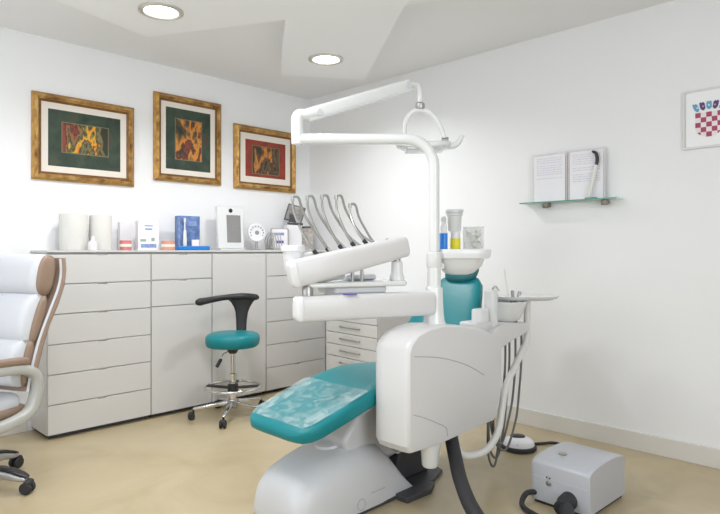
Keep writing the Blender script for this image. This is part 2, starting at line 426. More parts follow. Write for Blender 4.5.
t = thing('toothbrush_display', 'blue boxed toothbrush display with bright blue base strip', 'display box', (-1.44, -.17, TZ), R(-6))
MB().box((-.088, -.03, .0), (.095, .035, .275)).obj('box', 'blue', t, bevel=.002)
m = MB(); m.box((-.105, -.075, 0), (.165, -.031, .034)); m.obj('base_strip', 'cyan', t, bevel=.008)
m = MB(); m.lathe([(0, .034), (.014, .034), (.016, .06), (.013, .15), (.006, .165), (.005, .22), (.009, .225), (.009, .255), (0, .257)], c=(-.04, -.05, 0), n=14); m.obj('toothbrush', 'white', t)
m = MB().box((.0, -.0315, .195), (.07, -.0302, .235)); m.box((.012, -.0325, .205), (.05, -.0315, .222)); m.obj('label_panel', 'lilac', t)
m = MB().box((.015, -.068, .034), (.075, -.050, .085)); m.obj('small_carton', 'crestw', t, bevel=.002)
m = MB().box((-.085, -.032, .03), (-.07, -.0302, .25)).box((-.06, -.032, .03), (-.056, -.0302, .25)).obj('stripes', 'lilac', t)

t = thing('screen_stand', 'white upright panel with a grey screen and black camera dot', 'screen', (-1.03, -.17, TZ), R(-4))
tilt = Matrix.Rotation(R(-4), 4, 'X').to_3x3()
def tb(a, b, bev=0): return MB().box(a, b, rot=tilt, piv=(0, 0, 0), bev=bev, seg=3)
tb((-.125, -.018, .014), (.125, .018, .375), .010).obj('body', 'white', t)
tb((-.040, -.0205, .065), (.092, -.0175, .300)).obj('screen', 'screen', t)
m = MB(); m.lathe([(0, -.004), (.017, -.004), (.018, .0), (.018, .004)], c=tilt @ V((.0, -.018, .338)), axis=(0, -1, -.07), n=18); m.obj('camera_lens', 'black', t)
MB().box((-.12, -.05, 0), (.12, .055, .014)).obj('foot', 'white', t, bevel=.004)

t = thing('round_display', 'round white disc with small dark marks on a foot beside the grey screen', 'display disc', (-.765, -.17, TZ), R(-20))
m = MB(); m.lathe([(0, -.018), (.076, -.018), (.082, -.010), (.082, .010), (.076, .018), (.0, .018)], c=(0, 0, .155), axis=(0, -1, .1), n=32); m.obj('disc', 'paper', t)
m = MB()
for i in range(14):
    a = math.tau*i/14
    m.box((.058*math.cos(a)-.006, -.022, .155+.058*math.sin(a)-.007), (.058*math.cos(a)+.006, -.016, .155+.058*math.sin(a)+.007), bev=.002)
m.lathe([(0, 0), (.02, 0), (.02, .004), (0, .005)], c=(0, -.016, .155), axis=(0, -1, 0), n=16)
m.obj('dark_marks', 'steel', t)
m = MB(); m.lathe([(0, 0), (.05, 0), (.05, .006), (.012, .014), (.012, .08), (0, .08)]); m.obj('foot', 'silver', t)

t = thing('curved_rack', 'small curved grey metal rack between the disc and the label device', 'rack', (-.655, -.20, TZ), R(-30))
for k in range(4):
    m = MB().tube([(-.02+k*.022, .03, .004), (-.03+k*.022, .02, .09), (.0+k*.022, .0, .15), (.03+k*.022, -.02, .14), (.045+k*.022, -.03, .06), (.045+k*.022, -.035, .004)], .004, n=8)
    m.obj('wire', 'steel', t)
MB().box((-.05, -.045, 0), (.13, .04, .006)).obj('base', 'steel', t)

t = thing('digital_device', 'small white rounded device with a blue label at the counter end', 'device', (-.53, -.20, TZ), R(-35))
tilt = Matrix.Rotation(R(-12), 4, 'X').to_3x3()
MB().box((-.075, -.02, .004), (.075, .02, .200), rot=tilt, piv=(0, 0, 0), bev=.018, seg=4).obj('body', 'paper', t)
MB().box((-.085, -.012, .004), (.085, .026, .208), rot=tilt, piv=(0, 0, 0), bev=.017, seg=4).obj('bezel', 'silver', t)
MB().box((-.035, -.0215, .06), (.035, -.0195, .085), rot=tilt, piv=(0, 0, 0)).obj('blue_label', 'purple', t)
MB().box((-.04, -.0215, .135), (.04, -.0195, .160), rot=tilt, piv=(0, 0, 0)).obj('display', 'lilac', t)

o = MB().box((-.075, -.05, 0), (.07, .05, .24)).obj('white_carton', 'paper', bevel=.003); o.location = (-.335, -.15, TZ); o.rotation_euler.z = R(-20)
tag(o, 'tall plain white carton under the tilted grey photo', 'box')
t = thing('photo_card', 'tilted dark framed grey photo leaning on top of a white carton', 'photo', (-.350, -.15, TZ+.248), R(-42))
tilt = Matrix.Rotation(R(16), 4, 'Y').to_3x3() @ Matrix.Rotation(R(-14), 4, 'X').to_3x3()
MB().box((-.085, -.004, .02), (.085, .004, .185), rot=tilt, piv=(0, 0, 0)).obj('frame', 'dark', t)
MB().box((-.072, -.006, .032), (.072, -.0035, .174), rot=tilt, piv=(0, 0, 0)).obj('photo', 'photo', t)
MB().prism([(-.03, 0), (.04, 0), (.03, .08), (-.02, .10)], lambda a, b, d: (a, d, b), .0, .006).obj('prop', 'dark', t)

t = thing('printed_card', 'brown patterned card with dark clip behind the hooked instrument whips', 'card', (-.165, -.13, TZ), R(-38))
tilt = Matrix.Rotation(R(-8), 4, 'X').to_3x3()
MB().box((-.07, -.003, .0), (.07, .003, .225), rot=tilt, piv=(0, 0, 0)).obj('card', 'print', t)
MB().box((-.074, -.008, .217), (.074, .008, .233), rot=tilt, piv=(0, 0, 0)).obj('clip', 'dark', t, bevel=.002)
MB().box((-.06, .0, 0), (.06, .05, .010)).obj('stand', 'clear', t)

# ------------------------------------------------------------------ shelf and papers on the right wall
t = thing('glass_shelf', 'small green edged glass shelf on two metal brackets', 'shelf', (0, -2.71, 1.572), 0)
MB().box((-.11, -.345, 0), (-.003, .325, .008)).obj('shelf_glass', 'glass', t, bevel=.002)
MB().box((-.1112, -.345, .0005), (-.1102, .325, .0075)).obj('glass_edge', 'glassedge', t)
for y in (-.245, .16):
    m = MB(); m.lathe([(0, -.03), (.02, -.028), (.024, -.02), (.024, .0), (.018, .004), (0, .004)], c=(-.045, y, -.004), n=18); m.box((-.05, y-.014, -.024), (0, y+.014, -.004)); m.obj('bracket', 'bronze', t)
def text_lines(m, y0, y1, z1, z0, x, step=.015, full=True):
    z = z1; rnd = random.Random(3)
    while z > z0:
        y = y1-.004*rnd.random()
        end = y0+(y1-y0)*(.02 if rnd.random() < .75 else .35)
        while y > end:
            w_ = .008+.022*rnd.random()
            m.box((x-.0006, max(y-w_, y0), z-.0028), (x, y, z+.0028)); y -= w_+.005
        z -= step if rnd.random() < .8 else step*1.8
def doc(y0, y1, h, label, blocks):
    t = thing('paper_holder', label, 'document', (-.03, (y0+y1)/2, 1.580), 0, 'papers in clear holders')
    hw = (y1-y0)/2
    MB().box((-.004, -hw, 0), (.004, hw, h)).obj('clear_holder', 'clear', t)
    m = MB(); 
    m.box((-.006, -hw, 0), (-.004, -hw+.004, h)).box((-.006, hw-.004, 0), (-.004, hw, h)).box((-.006, -hw, h-.004), (-.004, hw, h)).obj('holder_edge', 'crestw', t)
    MB().box((-.0065, -hw+.012, .004), (-.0045, hw-.012, h-.012)).obj('paper', 'paper', t)
    m = MB()
    for a, b in blocks: text_lines(m, -hw+.032, hw-.03, a, b, -.0066)
    m.obj('printed_text', 'ink', t)
doc(-2.697, -2.445, .335, 'printed page in a clear holder on the glass shelf, the left one', [(.30, .265), (.25, .15)])
doc(-2.955, -2.705, .335, 'printed page in a clear holder on the glass shelf, the right one', [(.30, .19), (.17, .11)])
t = thing('dental_handpiece', 'slim white handpiece with a black curved tip leaning on the right page', 'handpiece', (-.07, -2.885, 1.580), 0)
MB().tube([(-.0, .02, .012), (.008, .0, .12), (.014, -.022, .22)], [.010, .014, .012, .010]).obj('handle', 'whiteh', t)
MB().tube([(.014, -.022, .22), (.016, -.026, .26), (.016, -.018, .295), (.014, .006, .312)], [.010, .011, .010, .007]).obj('tip', 'black', t)
MB().box((-.012, -.03, 0), (.012, .045, .012)).obj('clip', 'glassedge', t, bevel=.003)

# framed crest on the right wall
fy0, fy1, fz0, fz1 = -3.775, -3.405, 1.842, 2.185
t = thing('crest_frame', 'thin pale frame with a red and white checkered shield on white', 'picture', (0, (fy0+fy1)/2, (fz0+fz1)/2))
hw, hh = (fy1-fy0)/2, (fz1-fz0)/2
m = MB(); e = .012
m.box((-.018, -hw, -hh), (0, -hw+e, hh)).box((-.018, hw-e, -hh), (0, hw, hh)).box((-.018, -hw+e, -hh), (0, hw-e, -hh+e)).box((-.018, -hw+e, hh-e), (0, hw-e, hh)).obj('frame', 'framep', t)
MB().box((-.010, -hw+e, -hh+e), (-.002, hw-e, hh-e)).obj('paper', 'wall', t)
def yw(k): return hw-.058-k*.0285        # five columns from the shield's left edge
Wd = .0285*5; sy0 = hw-.066; sz1 = .034
mr, mw_ = MB(), MB()
N = 40; cs = Wd/N
for i in range(N):
    for j in range(N):
        u = (i+.5)/N; v = (j+.5)/N*1.0
        if v > .58 and (u-.5)**2/.25+(v-.58)**2/.18 > 1: continue
        red = (int(u*5)+int(v*5)) % 2 == 0
        g = mr if red else mw_
        y = sy0-i*cs; z = sz1-j*cs*1.0
        g.quad([(-.0125, y, z), (-.0125, y-cs, z), (-.0125, y-cs, z-cs*1.0), (-.0125, y, z-cs*1.0)])
sh = mr.obj('checkered_shield', 'crestr', t)
mw_.obj('pale_squares', 'crestw', sh)
cr = []
for k, mt in enumerate(('crestb', 'crestn', 'crestb', 'crestn', 'crestb')):
    a = (k-2)*R(9); yy = sy0-Wd*(k+.5)/5*1.06+.004; zz = sz1+.008+.010*math.cos((k-2)*.7)
    m = MB(); m.prism([(-.0148, .044), (-.007, .052), (0, .046), (.007, .052), (.0148, .044), (.0148, .012), (.009, .002), (0, -.005), (-.009, .002), (-.0148, .012)],
            lambda p, q, d: (d, yy+p*.92*math.cos(a)-q*math.sin(a), zz+q*.88), -.0135, -.011)
    m.obj('small_shield', mt, sh)
    m = MB(); m.lathe([(0, 0), (.0055, 0), (.004, .002), (0, .002)], c=(-.0135, yy, zz+.02), axis=(-1, 0, 0), n=10); m.obj('small_emblem', 'crestw' if k % 2 == 0 else 'orange', sh)

# ------------------------------------------------------------------ dentist stool
t = thing('dentist_stool', 'round teal dentist stool with black curved armrest and chrome foot ring', 'stool', (-1.36, -.705, 0), R(-45.4))
# local x = to the right seen from the camera, local y = away
rings = []
for z, a in ((.525, .15), (.529, .178), (.542, .193), (.575, .199), (.600, .196), (.618, .184), (.627, .16), (.631, .10), (.632, .02)):
    rings.append(sring((0, 0, z), (1, 0, 0), (0, 1, 0), a, a*.98, 2.4, 40))
MB().loft(rings).obj('seat', 'teal', t, ang=60)
m = MB(); m.lathe([(0, .475), (.028, .475), (.034, .485), (.055, .52), (0, .52)]); m.box((-.06, -.06, .518), (.06, .06, .5255), bev=.003); m.obj('seat_mount', 'black', t)
m = MB(); m.lathe([(0, .10), (.026, .10), (.026, .30), (.030, .302), (.030, .325), (.018, .33), (.018, .476), (0, .476)]); m.obj('gas_lift', 'chrome', t)
m = MB(); m.tube([(-.02, -.02, .495), (-.06, -.05, .475), (-.080, -.07, .43)], .005); m.obj('lever', 'chrome', t)
m = MB(); m.bar((-.072, -.065, .445), (-.102, -.085, .385), .016, .010, end=.008); m.obj('lever_grip', 'black', t)
rr = .205
m = MB(); m.tube([(rr*math.cos(i*math.tau/32), rr*math.sin(i*math.tau/32), .225) for i in range(32)], .010, closed=True, smooth=False); m.obj('foot_ring', 'chrome', t)
m = MB()
for k in range(3):
    a = R(-8)+k*math.tau/3
    a = [R(8), R(172), R(95)][k]
    m.bar((.02*math.cos(a), .02*math.sin(a), .217), (.2*math.cos(a), .2*math.sin(a), .226), .022, .008, end=.005)
m.lathe([(0, .195), (.04, .195), (.04, .24), (.028, .25), (0, .25)]); m.obj('ring_bracket', 'black', t)
m = MB(); m.lathe([(0, .07), (.036, .07), (.048, .08), (.048, .115), (.03, .135), (0, .135)]); m.obj('hub', 'steel', t)
for k in range(5):
    a = R(53)+k*math.tau/5
    ca, sa = math.cos(a), math.sin(a)
    m = MB(); m.bar((.03*ca, .03*sa, .110), (.29*ca, .29*sa, .078), .020, .016, end=.012, a1=.013, b1=.010); leg = m.obj('leg', 'chrome', t)
    m = MB()
    pz = (-sa, ca, 0); c0 = V((.30*ca, .30*sa, .027))
    for s_ in (-1, 1):
        m.lathe([(0, -.009), (.022, -.009), (.026, -.005), (.026, .005), (.022, .009), (0, .009)], c=c0+V(pz)*.014*s_, axis=pz, n=18)
    m.bar(c0+V((-.016*ca, -.016*sa, .02)), c0+V((.02*ca, .02*sa, .012)), .024, .016, end=.010)
    m.lathe([(0, .03), (.008, .03), (.008, .08), (0, .08)], c=(.285*ca, .285*sa, 0), n=10)
    m.obj('caster', 'rubber', leg)
m = MB()
rings = []
for z, a, b, x, y in ((.53, .034, .012, .02, .155), (.58, .036, .014, .02, .205), (.63, .040, .014, .02, .218), (.70, .043, .014, .02, .222), (.76, .050, .014, .022, .224),
                      (.80, .064, .015, .024, .224), (.84, .088, .016, .024, .222), (.868, .120, .018, .022, .218), (.892, .135, .016, .015, .215), (.899, .125, .008, .01, .215)):
    rings.append(sring((x, y, z), (1, 0, 0), (0, 1, 0), a, b, 3, 24))
m.loft(rings); m.obj('back_support', 'black', t)
m = MB().tube([(-.262, -.03, .858), (-.245, .0, .860), (-.19, .09, .868), (-.10, .17, .880), (.02, .205, .886), (.10, .19, .886), (.150, .165, .882), (.158, .16, .882)],
              [.018, .029, .024, .022, .026, .024, .022, .012], n=14); m.obj('armrest', 'black', t)
m = MB().bar((.02, .0, .520), (.02, .175, .530), .034, .007, end=.004); m.obj('support_bracket', 'black', t)

# ------------------------------------------------------------------ office chair at the left edge
t = thing('office_chair', 'white leather executive chair with tan sides, cut by the left edge', 'office chair', (-3.163, -.887, 0), R(205))
# local +x = facing, +y = side nearest the camera
def roll(z0, z1, x0, x1, rx, sw=1, off=0, nm='cushion'):
    c0 = V((x0, 0, z0)); c1 = V((x1, 0, z1)); c = (c0+c1)/2; ax = (c1-c0); hz = ax.length/2; ax.normalize(); nx = V((ax.z, 0, -ax.x))
    m = MB(); rings = []
    for y, s_ in ((-.262, .80), (-.250, .93), (-.22, 1.0), (0, 1.04), (.22, 1.0), (.250, .93), (.262, .80)):
        rings.append(sring(c+V((0, y, 0)), nx, ax, rx*s_, hz*(.9+.1*s_), 2.5, 32))
    m.loft(rings); o = m.obj(nm, 'leather', t, ang=70)
    for s_ in (-1, 1):
        m = MB(); rings = []
        for y, q in ((.225, 1.05), (.250, 1.01), (.268, .9), (.276, .7), (.279, .3)):
            rings.append(sring(c+V((0, y*s_, 0))-nx*off, nx, ax, rx*q*sw*.98, hz*(.2+.8*q)*.99 if q < .9 else hz*(.90+.09*q), 2.5, 32))
        m.loft(rings); m.obj('side_panel', 'tan', o, ang=70)
roll(1.0, 1.225, -.305, -.352, .074, .85, .008, nm='headrest')
roll(.75, 1.01, -.212, -.300, .065, .52, .030, nm='backrest_cushion')
roll(.53, .775, -.165, -.212, .066, .52, .030, nm='lumbar_cushion')
# tan outer shell
m = MB(); rings = []
for z, x in ((.50, -.225), (.60, -.25), (.72, -.285), (.84, -.33), (.95, -.39), (1.05, -.43), (1.14, -.443), (1.205, -.435)):
    rings.append(sring((x, 0, z), (1, 0, 0), (0, 1, 0), .030, .285, 5, 32))
m.loft(rings); m.obj('back_shell', 'tan2', t, ang=60, bevel=0)
for s_ in (-1, 1):
    m = MB().tube([(-.197, s_*.288, .50), (-.228, s_*.288, .64), (-.275, s_*.288, .78), (-.34, s_*.288, .92), (-.392, s_*.288, 1.03), (-.413, s_*.288, 1.12), (-.408, s_*.288, 1.20)], .007, n=8)
    m.obj('piping', 'leather', t)
m = MB(); m.box((-.2, -.26, .40), (.27, .26, .50), bev=.045, seg=5); m.obj('seat', 'leather', t, ang=70)
m = MB(); m.box((-.22, -.27, .375), (.25, .27, .435), bev=.025, seg=4); m.obj('seat_base', 'tan', t, ang=70)
for s_ in (-1, 1):
    m = MB(); path = [(.25, .64), (.16, .658), (.0, .645), (-.14, .632), (-.215, .60), (-.242, .55), (-.232, .46), (-.19, .395), (-.08, .365), (.08, .36), (.2, .40)]
    pts = catmull([V((x, s_*.30, z)) for x, z in path], 5)
    rings = []
    for i, p in enumerate(pts):
        tn = (pts[min(i+1, len(pts)-1)]-pts[max(i-1, 0)]).normalized(); nn = V((tn.z, 0, -tn.x))
        rings.append(sring(p, nn, (0, 1, 0), .027, .030, 4, 16))
    m.loft(rings); arm = m.obj('armrest', 'armw', t, ang=60)
    MB().bar((-.18, s_*.30, .672), (.27, s_*.30, .70), .034, .018, end=.016).obj('arm_pad', 'tan', arm)
m = MB(); m.box((-.12, -.09, .33), (.12, .09, .377), bev=.01); m.obj('tilt_mechanism', 'dark', t)
m = MB(); m.lathe([(0, .08), (.045, .08), (.045, .12), (.03, .14), (.028, .24), (.02, .24), (.02, .335), (0, .335)]); m.obj('gas_lift', 'silver', t)
for k in range(5):
    a = R(27)-R(205)+k*math.tau/5; ca, sa = math.cos(a), math.sin(a)
    m = MB(); rings = []
    for r_, z, aa, bb in ((.02, .115, .038, .028), (.10, .117, .034, .028), (.2, .112, .032, .026), (.29, .098, .031, .023), (.355, .080, .030, .016), (.385, .074, .022, .009)):
        rings.append(sring((r_*ca, r_*sa, z), (-sa, ca, 0), (0, 0, 1), aa, bb, 3, 20))
    m.loft(rings); leg = m.obj('leg', 'silver', t)
    m = MB(); rings = []
    for r_, z, aa, bb in ((.22, .134, .018, .005), (.25, .131, .026, .010), (.31, .118, .027, .010), (.36, .100, .026, .009), (.388, .088, .016, .005)):
        rings.append(sring((r_*ca, r_*sa, z), (-sa, ca, 0), (0, 0, 1), aa, bb, 3, 16))
    m.loft(rings); m.obj('leg_cap', 'black', leg)
    m = MB(); pz = V((-sa, ca, 0)); c0 = V((.385*ca, .385*sa, .032))
    for s_ in (-1, 1):
        m.lathe([(0, -.011), (.026, -.011), (.031, -.006), (.031, .006), (.026, .011), (0, .011)], c=c0+pz*.018*s_, axis=pz, n=20)
    m.bar(c0+V((-.01*ca, -.01*sa, .028)), c0+V((.022*ca, .022*sa, .018)), .030, .018, end=.012)
    m.obj('caster', 'rubber', leg)

# ------------------------------------------------------------------ dental chair
YC = -2.34
t = thing('dental_chair', 'reclined teal patient chair on a white molded floor base', 'dental chair', (-1.7, YC, 0))
DCx = -1.7
def P(x, y, z): return V((x-DCx, y-YC, z))
# floor plate
m = MB(); m.prism([(-2.19, -.17), (-2.12, -.215), (-1.30, -.215), (-1.17, -.17), (-1.12, -.05), (-1.12, .1), (-1.2, .2), (-2.1, .215), (-2.19, .17)], lambda a, b, d: (a-DCx, b, d), 0, .022)
m.obj('floor_plate', 'dark', t, bevel=.006)
def dome(x, h, hw, yc=0, n=3.2, z0=.016, N=28):
    out = []
    for j in range(N+1):
        a = math.pi*j/N; ct, st = math.cos(a), math.sin(a)
        out.append(V((x-DCx, yc+hw*math.copysign(abs(ct)**(2/n), ct)*(1), z0+(h-z0)*abs(st)**(2/n))))
    return out
m = MB()
secs = [(-2.225, .06, .13), (-2.215, .12, .155), (-2.19, .19, .175), (-2.14, .235, .190), (-2.05, .262, .205), (-1.95, .285, .213), (-1.85, .303, .216), (-1.75, .310, .216), (-1.68, .295, .214),
        (-1.60, .215, .212), (-1.53, .115, .210), (-1.475, .04, .208)]
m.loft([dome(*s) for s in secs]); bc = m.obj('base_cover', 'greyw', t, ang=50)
m = MB(); m.tube([P(-1.865+.026*math.cos(q*math.tau/24), YC-.2165, .052+.026*math.sin(q*math.tau/24)) for q in range(24)], .0016, n=6, closed=True, smooth=False)
m.obj('embossed_ring', 'seam', bc)
m = MB(); m.box((-1.80-DCx, -.2165, .084), (-1.70-DCx, -.2130, .088)); m.obj('embossed_line', 'seam', bc)
m = MB(); m.lathe([(0, 0), (.075, .0), (.07, .012), (.045, .018), (0, .018)], c=(-1.88-DCx, 0, .292), axis=(-.12, 0, 1), n=28); m.obj('round_cap', 'greyw', bc)
# lift column and arm
m = MB(); m.prism([(-1.86, .25), (-1.90, .33), (-1.80, .44), (-1.62, .50), (-1.25, .50), (-1.15, .46), (-1.25, .36), (-1.42, .20), (-1.55, .17)], lambda a, b, d: (a-DCx, d, b), -.13, .13)
m.obj('lift_arm', 'greyw', t, bevel=.03)
m = MB(); m.prism([(-1.52, .02), (-1.22, .02), (-1.26, .30), (-1.45, .30)], lambda a, b, d: (a-DCx, d, b), -.12, .12); m.obj('lift_column', 'dark', t, bevel=.02)
# upholstery
def cush(secs, nm, mt, n=5, N=40):
    """secs: (x, ztop, thick, halfwidth, tiltangle)"""
    rings = []
    for x, zt, th, hw, ang in secs:
        v = V((-math.sin(R(ang)), 0, math.cos(R(ang))))
        c = V((x-DCx, 0, zt))-v*th/2
        rings.append(sring(c, (0, 1, 0), v, hw, th/2, n, N))
    return MB().loft(rings).obj(nm, mt, t, ang=60)
cush([(-2.235, .435, .016, .12, 12), (-2.23, .452, .045, .165, 12), (-2.212, .466, .068, .198, 12), (-2.18, .480, .080, .222, 13), (-2.14, .494, .086, .235, 14), (-2.0, .534, .092, .238, 15), (-1.85, .575, .096, .238, 14), (-1.72, .607, .098, .232, 10),
      (-1.60, .618, .085, .232, 4), (-1.45, .612, .09, .232, -4), (-1.30, .600, .095, .232, -3), (-1.15, .605, .095, .232, 5), (-1.07, .612, .09, .25, 8), (-1.03, .612, .07, .235, 10), (-1.015, .60, .03, .20, 10)], 'seat', 'teal')
cush([(-2.20, .4765, .003, .19, 12), (-2.15, .4935, .003, .212, 13), (-2.0, .5365, .003, .222, 15), (-1.9, .5640, .003, .225, 15), (-1.83, .5825, .003, .228, 14)], 'clear_cover', 'film', n=8)
m = MB(); m.prism([(-2.10, .435), (-1.60, .535), (-1.05, .525), (-1.05, .50), (-1.62, .495), (-2.06, .425)], lambda a, b, d: (a-DCx, d, b), -.19, .19); m.obj('seat_pan', 'greyw', t, bevel=.01)
# backrest, reclined
def bsec(s, hw, th, hz=0):
    x = -1.085+s*.42; z = .60+s*.50
    return (x, z, th, hw)
bk = []
for s, hw, th in ((.0, .17, .03), (.02, .205, .06), (.08, .228, .078), (.25, .240, .085), (.45, .238, .085), (.65, .215, .082), (.80, .185, .075), (.9, .16, .065), (.96, .125, .045), (.98, .08, .02)):
    x = -1.075+s*.40; z = .60+s*.485
    v = V((-.78, 0, .62))
    bk.append(sring(V((x-DCx, .03, z)), (0, 1, 0), v, hw, th/2, 4.5, 40))
MB().loft(bk).obj('backrest', 'teal', t, ang=60)
m = MB(); rings = []
for s, hw in ((.0, .16), (.3, .19), (.6, .17), (.8, .13), (.9, .09)):
    x = -1.035+s*.40; z = .565+s*.50
    rings.append(sring(V((x-DCx, .03, z)), (0, 1, 0), V((-.78, 0, .62)), hw, .022, 4, 24))
m.loft(rings).obj('back_shell', 'greyw', t, ang=60)
hr = []
for y, q in ((-.112, .25), (-.108, .5), (-.092, .78), (-.06, .95), (0, 1.0), (.06, .95), (.092, .78), (.108, .5), (.112, .25)):
    hr.append(sring(V((-.70-DCx, y+.03, 1.110)), V((.62, 0, .78)), V((-.78, 0, .62)), .085*q, .045*q, 2.6, 28))
MB().loft(hr).obj('headrest', 'teald', t, ang=60)
MB().bar(P(-.74, YC+.03, 1.0), P(-.70, YC+.03, 1.10), .03, .008, up=(1, 0, 0), end=.004).obj('headrest_post', 'chrome', t)
# foot control step on the plate
m = MB(); m.prism([(-1.62, -.29), (-1.44, -.30), (-1.36, -.26), (-1.36, -.21), (-1.62, -.21)], lambda a, b, d: (a-DCx, b, d), .0, .032); m.obj('foot_step', 'dark', t, bevel=.008)

# ------------------------------------------------------------------ dental unit
U = V((-1.47, -2.68, 0))
t = thing('dental_unit', 'white dental unit hung on the chair, with pole, arms and basin', 'dental unit', U)
def Q(x, y, z): return V((x, y, z))-U
# main box
m = MB()
prof = [(-1.79, .328), (-1.81, .36), (-1.81, .79), (-1.795, .822), (-1.745, .862), (-1.66, .882), (-1.56, .888), (-1.42, .878), (-1.25, .848), (-1.10, .805), (-1.045, .782), (-1.022, .74), (-1.015, .53), (-1.05, .40), (-1.10, .338), (-1.40, .328), (-1.60, .320)]
rings = []
cx_, cz_ = -1.42, .60
for y, k in ((-2.80, .962), (-2.799, .972), (-2.793, .985), (-2.782, .996), (-2.765, 1.0), (-2.64, 1.0), (-2.60, .992), (-2.586, .97), (-2.58, .95)):
    rings.append([Q(cx_+(x-cx_)*k, y, cz_+(z-cz_)*k) for x, z in prof])
m.loft(rings); body = m.obj('housing', 'unit', t, ang=28)
m = MB()   # panel seams on the near face and the end
s1 = [(-1.805, .505), (-1.80, .505)]
m.tube([Q(-1.8005, -2.61, .524), Q(-1.8005, -2.765, .514), Q(-1.789, -2.797, .508), Q(-1.70, -2.8005, .475), Q(-1.60, -2.8005, .430), Q(-1.548, -2.8005, .405), Q(-1.528, -2.8005, .385), Q(-1.522, -2.8005, .350)], .0022, n=6)
m.tube([Q(-1.775, -2.8005, .767), Q(-1.62, -2.8005, .745), Q(-1.476, -2.8005, .710), Q(-1.33, -2.8005, .66), Q(-1.203, -2.8005, .598)], .0022, n=6)
m.obj('panel_seam', 'seam', body)
m = MB(); m.box(Q(-1.60, -2.60, .40), Q(-1.45, -2.40, .50)); m.obj('chair_bracket', 'dark', t, bevel=.01)
m = MB(); m.lathe([(0, .205), (.034, .205), (.041, .216), (.045, .28), (.058, .340), (0, .340)], c=Q(-1.58, -2.74, 0), n=20); m.obj('drain_cup', 'wtube', t)
m = MB(); m.box(Q(-1.74, -2.76, .315), Q(-1.25, -2.64, .345)); m.obj('underside_tray', 'hose', t, bevel=.01)
for k in range(5):
    m = MB(); m.tube([Q(-1.74+k*.03, -2.70, .32), Q(-1.73+k*.03, -2.66, .29), Q(-1.71+k*.03, -2.60, .30), Q(-1.68+k*.02, -2.52, .34)], .007, n=8); m.obj('under_hose', 'hose', t)
# waste hose to the floor, black, sweeping to the motor
m = MB(); m.tube([Q(-1.42, -2.735, .37), Q(-1.43, -2.76, .30), Q(-1.495, -2.83, .235), Q(-1.575, -2.915, .18), Q(-1.665, -3.04, .115), Q(-1.70, -3.17, .055), Q(-1.65, -3.31, .036), Q(-1.50, -3.38, .036), Q(-1.36, -3.335, .045), Q(-1.24, -3.265, .055)], .034, n=16)
m.obj('suction_hose', 'rubber', t)
# pole with long sweep into the horizontal arm
m = MB()
m.lathe([(0, .86), (.064, .86), (.060, .875), (.052, .90), (.045, .98), (.043, 1.05), (.040, 1.062), (.034, 1.066), (.033, 1.24), (0, 1.24)], c=(0, 0, 0), n=28); m.obj('pole_socket', 'wtube', t)
hd = V((-1.96, -2.194, 0))-V((-1.47, -2.68, 0)); hd.normalize()
top = 1.808
pts = [V((0, 0, 1.05)), V((0, 0, 1.3)), V((0, 0, 1.55))] + [V((0, 0, top-.14))+hd*(.14*(1-math.cos(a)))+V((0, 0, .14*math.sin(a))) for a in [i*math.pi/2/8 for i in range(9)]] + [V((0, 0, top))+hd*.45, V((0, 0, top))+hd*.688]
m = MB(); m.tube(pts, .0268, n=20, smooth=False); pole = m.obj('pole', 'wtube', t)
e0 = V((0, 0, top))+hd*.688
a0 = Q(-1.895, -2.222, 1.936); a1 = Q(-1.30, -2.388, 2.172)
m = MB(); m.tube([e0+V((0, 0, -.027)), e0+V((0, 0, -.020)), e0+V((0, 0, .05)), e0+V((0, 0, .10)), e0+V((.012, -.006, .122)), a0+V((-.01, .0, -.002)), a0+V((.03, -.008, .01))], [.026, .030, .031, .031, .030, .026, .026], n=20, sub=5); m.obj('elbow_joint', 'wtube', t)
# lamp spring arm
m = MB(); m.bar(a0-(a1-a0)*.045, a1, .022, .035, n=3.5, end=.02, N=28); larm = m.obj('lamp_arm', 'wtube', t)
for p in (a0+V((.04, -.01, .012)), a1+V((-.03, .008, -.008))):
    m = MB(); m.lathe([(0, -.028), (.016, -.028), (.02, -.024), (.02, .024), (.016, .028), (0, .028)], c=p, axis=(.27, .96, 0), n=20); m.obj('pivot_cap', 'greyw', larm)
m = MB(); m.tube([a1+V((-.02, .005, 0)), a1+V((.035, -.010, .002)), a1+V((.055, -.016, -.03)), a1+V((.058, -.018, -.10))], .017, n=16); m.obj('lamp_drop', 'wtube', t)
ld = a1+V((.058, -.018, -.10))
m = MB(); m.lathe([(0, -.03), (.022, -.03), (.026, -.02), (.026, .0), (.020, .008), (0, .008)], c=ld, n=20); m.obj('lamp_swivel', 'steel', t)
# lamp yoke: arch from one side of the head to the other
rt = V((.7027, -.7115, 0)); fw = V((.7115, .7027, 0))
yk = ld+V((0, 0, -.03))
def K(a, z, b=0): return yk+rt*a+fw*b+V((0, 0, z))
arch = [K(-.085, -.150), K(-.088, -.10), K(-.072, -.045), K(-.035, -.010), K(.005, -.002), K(.050, -.016), K(.090, -.055), K(.120, -.11), K(.140, -.172)]
m = MB(); m.tube(arch, .0125, n=14); m.obj('lamp_yoke', 'wtube', t)
m = MB(); rings = []
for s_, a, b, dz in ((-.135, .03, .005, -.198), (-.125, .055, .011, -.200), (-.085, .085, .018, -.206), (-.03, .105, .024, -.210), (.03, .112, .027, -.210), (.09, .105, .026, -.206), (.14, .08, .022, -.200), (.165, .05, .016, -.194)):
    rings.append(sring(K(s_, dz-.005), fw, (0, 0, 1), a, b, 2.6, 28))
m.loft(rings); head = m.obj('lamp_head', 'wtube', t, ang=60)
m = MB(); m.bar(K(-.08, -.232), K(.13, -.230), .085, .010, n=3, end=.01); m.obj('lamp_lens', 'lampface', head)
